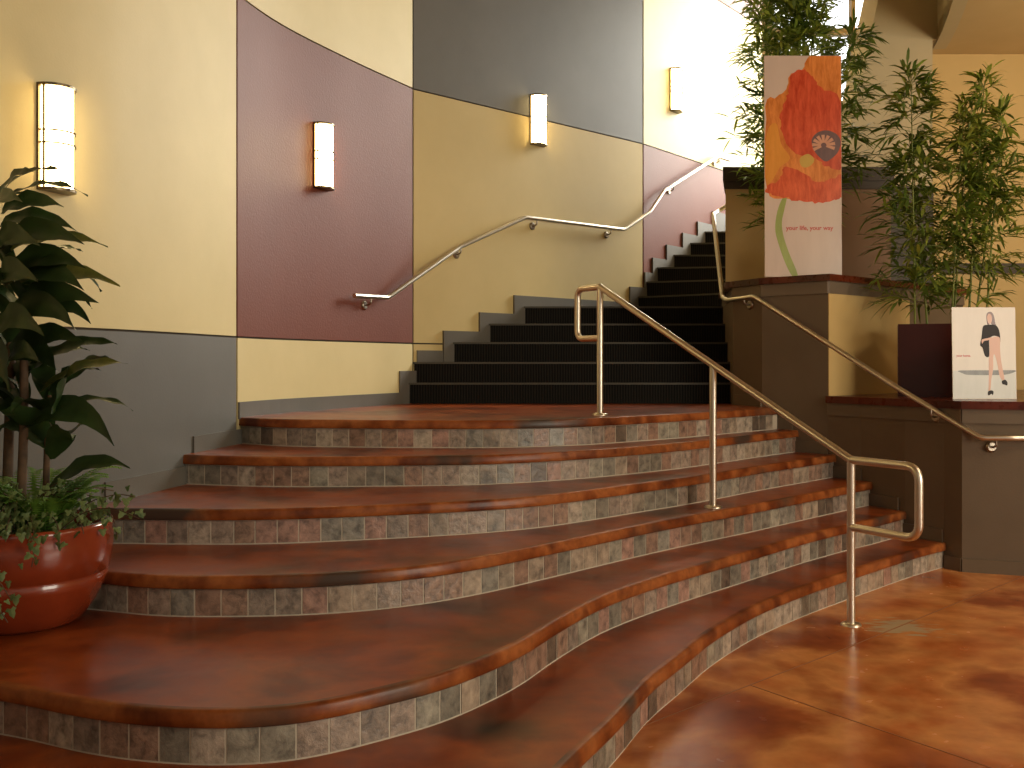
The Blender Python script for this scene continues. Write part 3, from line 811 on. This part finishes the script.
def bamboo(name, label, culms, seed):
    random.seed(seed)
    c0 = culms[0]; g = empty(name, (c0[0],c0[1],c0[2]), label, 'bamboo plant')
    for (x, y, z0, z1, lean, zl, dens, leafL, reach, msel) in culms:
        top = Vector((x+lean[0], y+lean[1], z1)); bot = Vector((x,y,z0)); mb = MB(); pts = []; rad = []
        n = int((z1-z0)/.16)+2
        for i in range(n):
            t = i/(n-1); p = bot.lerp(top, t) + Vector((lean[0]*.25*(t*t-t), 0, 0))
            for (dz, rr) in ((-.006,1),(0,1.3),(.006,1)):
                pts.append(p+Vector((0,0,dz))); rad.append(.0085*(1.08-.75*t)*rr)
        mb.tube(pts, .01, 8, 0, True, rad)
        lf = MB(); st = mb
        nb = int(dens*3.6*(z1-zl))
        for i in range(nb):
            t = (zl-z0)/(z1-z0) + (1-(zl-z0)/(z1-z0))*(i/max(1,nb-1))
            p = bot.lerp(top, t); a = random.uniform(0, 2*PI); rc = reach*(1.08-.72*(max(0,t-.35)/.65)) * random.uniform(.45,1.1)
            d = Vector((math.cos(a), math.sin(a)*.8, random.uniform(.1,.75)))
            spray(lf, p, d, rc, random.randint(8,12), None, msel, leafL*.98, st)
        for k in range(6): spray(lf, top-Vector((0,0,.02*k)), Vector((random.uniform(-.5,.5),random.uniform(-.5,.5),1)), .14, 5, None, msel, leafL, st)
        mb.build('culm', M['culm'], g)
        lf.build('foliage', [M['bam'], M['bam2']], g)
    return g
zr = ZS1+H_-.032
def cx_(x, s): return (x-512)/s
pr = my0+.2; sPr = F/pr
Ztop = lambda y, s: EYE+(H-y)/s
bamboo('bamboo_plant', 'bushy green bamboo in the maroon pot at the right, in front of the cream wall', [
  (cx_(915,sPr), pr, zr, Ztop(78,sPr), (-.03,0), 1.75, 19, .17, .36, [0,1,1]),
  (cx_(932,sPr), pr+.08, zr, Ztop(150,sPr), (-.10,.05), 1.7, 13, .16, .3, [0,1,1]),
  (cx_(948,sPr), pr-.06, zr, Ztop(128,sPr), (.08,0), 1.95, 13, .15, .26, [0,0,1]),
  (cx_(957,sPr), pr+.06, zr, Ztop(112,sPr), (.12,0), 2.1, 12, .15, .26, [0,0,1]),
  (cx_(967,sPr), pr-.02, zr, Ztop(84,sPr), (.12,0), 2.0, 12, .15, .27, [0,0,1]),
  (cx_(977,sPr), pr+.04, zr, Ztop(150,sPr), (.20,0), 1.75, 11, .17, .36, [0,0,1]),
  (cx_(984,sPr), pr-.03, zr, Ztop(118,sPr), (.12,0), 2.2, 9, .16, .36, [0,0,1]),
], 11)
# bamboo behind the banner, in a pot hidden by it
dB = 8.28; sBb = F/dB; bxp = cx_(803, sBb)
pt2 = empty('round_pot', (bxp, dB, YS1), 'dark pot hidden behind the poppy banner, holding the left bamboo', 'pot')
mb = MB(); mb.lathe([(0,YS1),(.15,YS1),(.17,YS1+.1),(.2,YS1+.34),(.205,YS1+.36),(.185,YS1+.36),(.18,YS1+.33),(0,YS1+.33)], bxp, dB, 32); mb.build('body', M['maroonpot'], pt2)
zb = YS1+.325
bamboo('bamboo_plant', 'tall bamboo rising behind the poppy banner against the bright window', [
  (bxp-.05, dB, zb, 5.0, (-.13,0), 2.55, 20, .17, .42, [0,1]),
  (bxp-.11, dB+.05, zb, 4.7, (-.28,0), 2.35, 15, .16, .36, [0,1]),
  (bxp+.02, dB-.03, zb, 4.9, (.08,0), 2.7, 17, .16, .42, [1,0]),
  (bxp+.10, dB+.04, zb, 4.05, (.32,0), 2.75, 17, .17, .42, [1]),
  (bxp+.05, dB+.10, zb, 4.9, (.02,0), 3.7, 20, .16, .36, [0]),
  (bxp-.02, dB+.08, zb, 5.1, (-.04,0), 3.9, 22, .16, .40, [0,0,1]),
], 5)

# ------------------------------------------------------------------ terracotta pot and its plants
pcx, pcy, pz = -1.9, 3.87, 2*R
pot = empty('terracotta_pot', (pcx, pcy, pz), 'large glossy terracotta pot on the second tread at the far left', 'pot')
mb = MB(); mb.lathe([(0,pz),(.20,pz),(.225,pz+.015),(.27,pz+.08),(.303,pz+.15),(.314,pz+.185),(.306,pz+.192),(.318,pz+.20),(.330,pz+.26),(.334,pz+.32),(.328,pz+.36),(.334,pz+.372),(.330,pz+.388),(.312,pz+.39),(.30,pz+.375),(.295,pz+.33)], pcx, pcy, 64)
mb.build('body', M['terra'], pot)
mb = MB(); mb.lathe([(.30,pz+.335),(.2,pz+.345),(0,pz+.35)], pcx, pcy, 40); mb.build('soil', M['soil'], pot)

def ribbon(mb, pts, wmax, roll, m=0, blunt=.25, fold=.25, n=12):
    """broad strap leaf along a bezier spine"""
    p0, p1, p2, p3 = [Vector(p) for p in pts]; o = len(mb.v); prev = None
    for i in range(n+1):
        t = i/n; p = p0*(1-t)**3+p1*3*t*(1-t)**2+p2*3*t*t*(1-t)+p3*t**3
        tg = ((p1-p0)*3*(1-t)**2+(p2-p1)*6*t*(1-t)+(p3-p2)*3*t*t).normalized()
        sd = tg.cross(Vector((0,0,1)))
        if sd.length < .05: sd = prev or Vector((1,0,0))
        sd.normalize(); up_ = sd.cross(tg)
        s = sd*math.cos(roll)+up_*math.sin(roll); prev = sd; nn = s.cross(tg)
        w = wmax*(math.sin(PI*min(1,max(.0,.05+.95*t)**.72))**1.15)*.5 if t < 1 else .0005
        w = max(w, .004 if t < .3 else .0006); wav = math.sin(t*19+p0.x*40)*.006
        for a, f in ((-1,1),(-.5,.35),(0,0),(.5,.35),(1,1)): mb.v.append(tuple(p+s*w*a+nn*(w*fold*f+wav*a)))
    for i in range(n):
        for j in range(4): a = o+i*5+j; mb.face([a,a+1,a+6,a+5], m, True)
plant = empty('corn_plant', (pcx, pcy, pz+.34), 'tall dark broad-leaved plant in the terracotta pot at the left edge', 'plant')
sp = lambda d: F/d
def W3(x, y, d): s = F/d; return Vector(((x-512)/s, d, EYE+(H-y)/s))
canes = [((6,520),(10,400),(12,300),3.92,.020),((20,515),(24,420),(24,320),3.82,.018),((45,505),(47,450),(50,395),3.86,.013),((-45,520),(-50,380),(-52,250),3.95,.02)]
for a, b_, c, d, r in canes:
    mb = MB(); q0, q1, q2 = W3(*a,d), W3(*b_,d), W3(*c,d); q0.z = pz+.33
    mb.tube([q0, q0.lerp(q1,.5), q1, q1.lerp(q2,.5), q2], r, 10, 0, True, [r*1.1,r,r*.95,r*.9,r*.7]); mb.build('cane', M['cane'], plant)
# visible leaves: base, two control points, tip (image positions), depth at base and tip, width, roll, yellow tip
LV = [
 ((4,190),(18,172),(45,164),(66,171),3.9,3.75,.05,-.6,0),
 ((6,198),(30,184),(55,176),(88,196),3.85,3.7,.065,-.5,0),
 ((2,212),(20,198),(40,198),(64,207),3.85,3.7,.09,-.9,0),
 ((0,226),(20,212),(50,214),(78,232),3.85,3.7,.10,-1.0,0),
 ((-6,205),(8,178),(20,168),(34,172),3.85,3.7,.08,-.9,0),
 ((5,254),(35,232),(72,232),(108,247),3.85,3.7,.07,-.8,1),
 ((0,246),(22,228),(50,226),(84,244),3.8,3.6,.11,-1.1,0),
 ((10,268),(35,250),(60,254),(86,268),3.8,3.6,.10,-1.1,0),
 ((15,290),(45,268),(85,268),(120,286),3.85,3.68,.095,-.95,1),
 ((5,284),(30,262),(60,268),(84,290),3.8,3.6,.12,-1.1,0),
 ((15,306),(40,288),(70,290),(99,303),3.8,3.6,.10,-1.1,0),
 ((20,322),(50,298),(76,302),(91,324),3.85,3.75,.08,-.9,0),
 ((8,322),(30,296),(56,300),(76,330),3.8,3.55,.12,-1.15,0),
 ((30,372),(55,348),(90,336),(117,344),3.85,3.65,.08,-.8,0),
 ((40,392),(65,372),(95,358),(128,364),3.85,3.68,.085,-.8,1),
 ((60,374),(70,384),(62,396),(52,414),3.86,3.72,.15,-1.3,0),
 ((45,410),(75,396),(115,394),(133,411),3.86,3.7,.04,-.6,0),
 ((24,430),(50,398),(92,404),(114,446),3.84,3.6,.13,-1.05,0),
 ((50,490),(75,462),(105,456),(130,468),3.86,3.7,.08,-.75,0),
 ((20,352),(38,330),(58,330),(84,342),3.82,3.6,.11,-1.1,0),
 ((10,352),(24,338),(44,346),(58,372),3.82,3.6,.12,-1.2,0),
 ((-4,300),(-2,270),(14,262),(38,282),3.8,3.5,.13,-1.2,0),
 ((-8,260),(-2,232),(14,228),(40,246),3.8,3.5,.12,-1.2,0),
 ((-6,340),(4,312),(22,310),(44,336),3.8,3.5,.13,-1.2,0),
 ((4,380),(8,350),(20,344),(40,362),3.8,3.5,.12,-1.1,0),
 ((-10,232),(-8,200),(4,190),(22,202),3.8,3.5,.11,-1.1,0),
 ((-20,380),(-8,340),(2,350),(10,392),3.8,3.5,.13,-1.2,0),
]
random.seed(3)
for (a, b_, c, e, d0, d1, w, roll, yl) in LV:
    mb = MB(); ribbon(mb, [W3(*a,d0), W3(*b_,d0+(d1-d0)*.33), W3(*c,d0+(d1-d0)*.66), W3(*e,d1)], w*random.uniform(.85,1.12), roll+random.uniform(-.15,.15))
    mb.build('leaf', M['corn2'] if yl else M['corn'], plant)
for i in range(46):   # the rest of the crown, turned to every side
    cn = random.choice(canes); b0 = W3(cn[2][0], cn[2][1]+random.uniform(-30,110), cn[3])
    an = random.uniform(0, 2*PI); L = random.uniform(.2,.36); dv = Vector((math.cos(an), math.sin(an)*.9, 0))
    if b0.x+dv.x*L > -1.58: dv.x *= -.4
    if b0.x+dv.x*L < -2.16: dv.x *= .2
    mb = MB(); ribbon(mb, [b0, b0+dv*L*.4+Vector((0,0,.12)), b0+dv*L*.8+Vector((0,0,.13)), b0+dv*L+Vector((0,0,random.uniform(.02,.14)))], random.uniform(.06,.10), random.uniform(-.8,.8))
    mb.build('leaf', M['corn'], plant)

# fern
fern = empty('potted_fern', (pcx+.12, pcy-.1, pz+.34), 'bright green fern tuft at the foot of the tall plant', 'fern')
mb = MB(); st = MB()
for i in range(40):
    an = random.uniform(0, 2*PI); L = random.uniform(.24,.42); b0 = Vector((pcx+.1+random.uniform(-.05,.05), pcy-.08+random.uniform(-.05,.05), pz+.335))
    dv = Vector((math.cos(an)*.8, math.sin(an)*.8, 0)); q = []
    for k in range(15):
        t = k/14; q.append(b0+dv*L*t+Vector((0,0,L*(1.5*t-.9*t*t))))
    st.tube(q, .0018, 4, 0, False)
    for k in range(2, 15):
        t = k/14; tg = (q[k]-q[k-1]).normalized(); sd = tg.cross(Vector((0,0,1))).normalized(); l = .05*math.sin(PI*(.12+.86*t))+.006
        for sg in (1,-1):
            for h_ in (0,.5):
                p = q[k-1].lerp(q[k], h_); e = p+sd*sg*l+tg*l*.35+Vector((0,0,-.006)); o = len(mb.v)
                mb.v += [tuple(p), tuple(p.lerp(e,.5)+tg*.0055), tuple(e), tuple(p.lerp(e,.5)-tg*.0055)]; mb.face([o,o+1,o+2,o+3])
mb.build('fronds', M['fern'], fern); st.build('stems', M['fern'], fern)

# ivy trailing over the rim
def ivy_leaf(mb, p, n, up_, s):
    n = n.normalized(); r_ = up_.cross(n).normalized(); u = n.cross(r_)
    shp = [(0,-.1),(.35,-.3),(.62,0),(.36,.2),(.34,.55),(0,1.05),(-.34,.55),(-.36,.2),(-.62,0),(-.35,-.3)]
    o = len(mb.v); mb.v.append(tuple(p+n*s*.08))
    for a, b_ in shp: mb.v.append(tuple(p+(r_*a+u*b_)*s))
    for i in range(len(shp)): mb.face([o, o+1+i, o+1+(i+1)%len(shp)])
ivy = empty('ivy_plant', (pcx+.2, pcy-.15, pz+.36), 'small-leaved ivy trailing over the rim of the terracotta pot', 'ivy')
def ivy_part(vines, per, size):
    mb = MB(); st = MB()
    for v in vines:
        v = [Vector(p) for p in v]; q = fillet(v, .06, 4); st.tube(q, .002, 5, 0, False)
        for a, b_ in zip(q, q[1:]):
            k = max(1, int((b_-a).length*per))
            for j in range(k):
                p = a.lerp(b_, random.random())+Vector((random.gauss(0,.018),random.gauss(0,.014),random.gauss(0,.014)))
                n = Vector((random.uniform(-.6,.7), -1+random.uniform(-.3,.6), random.uniform(-.1,1)))
                ivy_leaf(mb, p, n, Vector((random.uniform(-.7,.7),0,-1)), size*random.uniform(.6,1.2))
    mb.build('foliage', M['ivy'], ivy); st.build('vine', M['cane'], ivy)
rim = pz+.40
vines = []
for an in (-1.75,-1.5,-1.25,-1.0,-.75,-.5,-.2,.1,-2.0,-2.3):
    c, s = math.cos(an), math.sin(an)
    vines.append([(pcx+c*.12,pcy+s*.12,rim-.04),(pcx+c*.25,pcy+s*.25,rim+.05),(pcx+c*.345,pcy+s*.345,rim+.015),(pcx+c*.36,pcy+s*.36,rim-random.choice((.03,.06,.08)))])
for i in range(22):
    an = random.uniform(-2.6,.6); c, s = math.cos(an), math.sin(an); r0 = random.uniform(.05,.2)
    vines.append([(pcx+c*r0,pcy+s*r0,rim-.05),(pcx+c*(r0+.04),pcy+s*(r0+.04),rim+.11),(pcx+c*(r0+.14),pcy+s*(r0+.14),rim+random.uniform(.06,.17))])
ivy_part(vines, 62, .026)
vines = [[(pcx+.22,pcy-.16,rim-.02),(pcx+.33,pcy-.18,rim+.06),(pcx+.44,pcy-.19,rim+.07),(pcx+.53,pcy-.2,rim+.03)],
         [(pcx+.2,pcy-.1,rim-.02),(pcx+.3,pcy-.1,rim+.08),(pcx+.42,pcy-.11,rim+.11),(pcx+.48,pcy-.12,rim+.10)],
         [(pcx+.02,pcy-.28,rim),(pcx+.05,pcy-.345,rim+.02),(pcx+.065,pcy-.37,rim-.10),(pcx+.07,pcy-.36,rim-.13)],
         [(pcx+.12,pcy-.25,rim),(pcx+.19,pcy-.32,rim+.02),(pcx+.21,pcy-.335,rim-.08),(pcx+.2,pcy-.33,rim-.12)],
         [(pcx-.06,pcy-.28,rim),(pcx-.02,pcy-.36,rim+.01),(pcx+.05,pcy-.385,rim-.14),(pcx+.10,pcy-.38,rim-.24),(pcx+.13,pcy-.36,rim-.31)],
         [(pcx-.02,pcy-.28,rim),(pcx+.02,pcy-.37,rim+.01),(pcx+.09,pcy-.39,rim-.12),(pcx+.15,pcy-.38,rim-.22)]]
ivy_part(vines, 70, .028)

# ------------------------------------------------------------------ light
def area(name, loc, target, sx, sy, e, col):
    l = bpy.data.lights.new(name, 'AREA'); l.shape = 'RECTANGLE'; l.size = sx; l.size_y = sy; l.energy = e; l.color = col
    o = bpy.data.objects.new(name, l); C.objects.link(o); o.location = loc
    o.rotation_euler = (Vector(target)-Vector(loc)).to_track_quat('-Z','Y').to_euler(); return o
u = area('daylight_upper_window', (4.9,12.9,5.3), (2.4,11.0,3.8), 2.4, 3.0, 300, (1,.98,.88)); u.data.spread = PI*.62
area('daylight_lobby_front', (7.4,-.2,2.4), (-1.0,6.2,2.6), 4.6, 3.0, 440, (1,.945,.79))
area('lobby_floor_fill', (5.0,3.6,4.0), (4.0,5.2,0), 1.0, 1.0, 60, (1,.82,.56))  # added fill light, brightens the lobby floor
area('bay_soffit_fill', (5.6,7.0,3.0), (5.0,8.6,4.2), .8, .8, 34, (1,.80,.5))  # added fill light aimed upward, lightens the soffit
w = bpy.data.worlds.new('sky'); bpy.context.scene.world = w; w.use_nodes = True; nt = w.node_tree
bg = nt.nodes['Background']; tc = N(nt,'ShaderNodeTexCoord')
dt = N(nt,'ShaderNodeVectorMath', operation='DOT_PRODUCT'); dt.inputs[1].default_value = Vector((.38,.88,.28)).normalized()
nt.links.new(tc.outputs['Generated'], dt.inputs[0])
mr = N(nt,'ShaderNodeMapRange', clamp=True); mr.inputs['From Min'].default_value=.6; mr.inputs['From Max'].default_value=.95; mr.inputs['To Min'].default_value=0; mr.inputs['To Max'].default_value=1
nt.links.new(dt.outputs['Value'], mr.inputs['Value'])
mx = N(nt,'ShaderNodeMix', data_type='RGBA'); mx.inputs['A'].default_value=(.42,.36,.28,1); mx.inputs['B'].default_value=(3.2,3.2,3.2,1)
nt.links.new(mr.outputs['Result'], mx.inputs['Factor']); nt.links.new(mx.outputs['Result'], bg.inputs['Color']); bg.inputs['Strength'].default_value=1.0

# ------------------------------------------------------------------ camera
cd = bpy.data.cameras.new('camera'); cam = bpy.data.objects.new('camera', cd); C.objects.link(cam)
cam.location = (0,0,EYE); cam.rotation_euler = (PI/2,0,0)
cd.sensor_width = 36; cd.lens = 36*F/1024; cd.shift_y = -(384-H)/1024.0; cd.clip_start = .05
sc = bpy.context.scene; sc.camera = cam
sc.view_settings.view_transform = 'Standard'; sc.view_settings.look = 'None'; sc.view_settings.gamma = 1; sc.view_settings.use_curve_mapping = False
sc.view_settings.exposure = 0.0
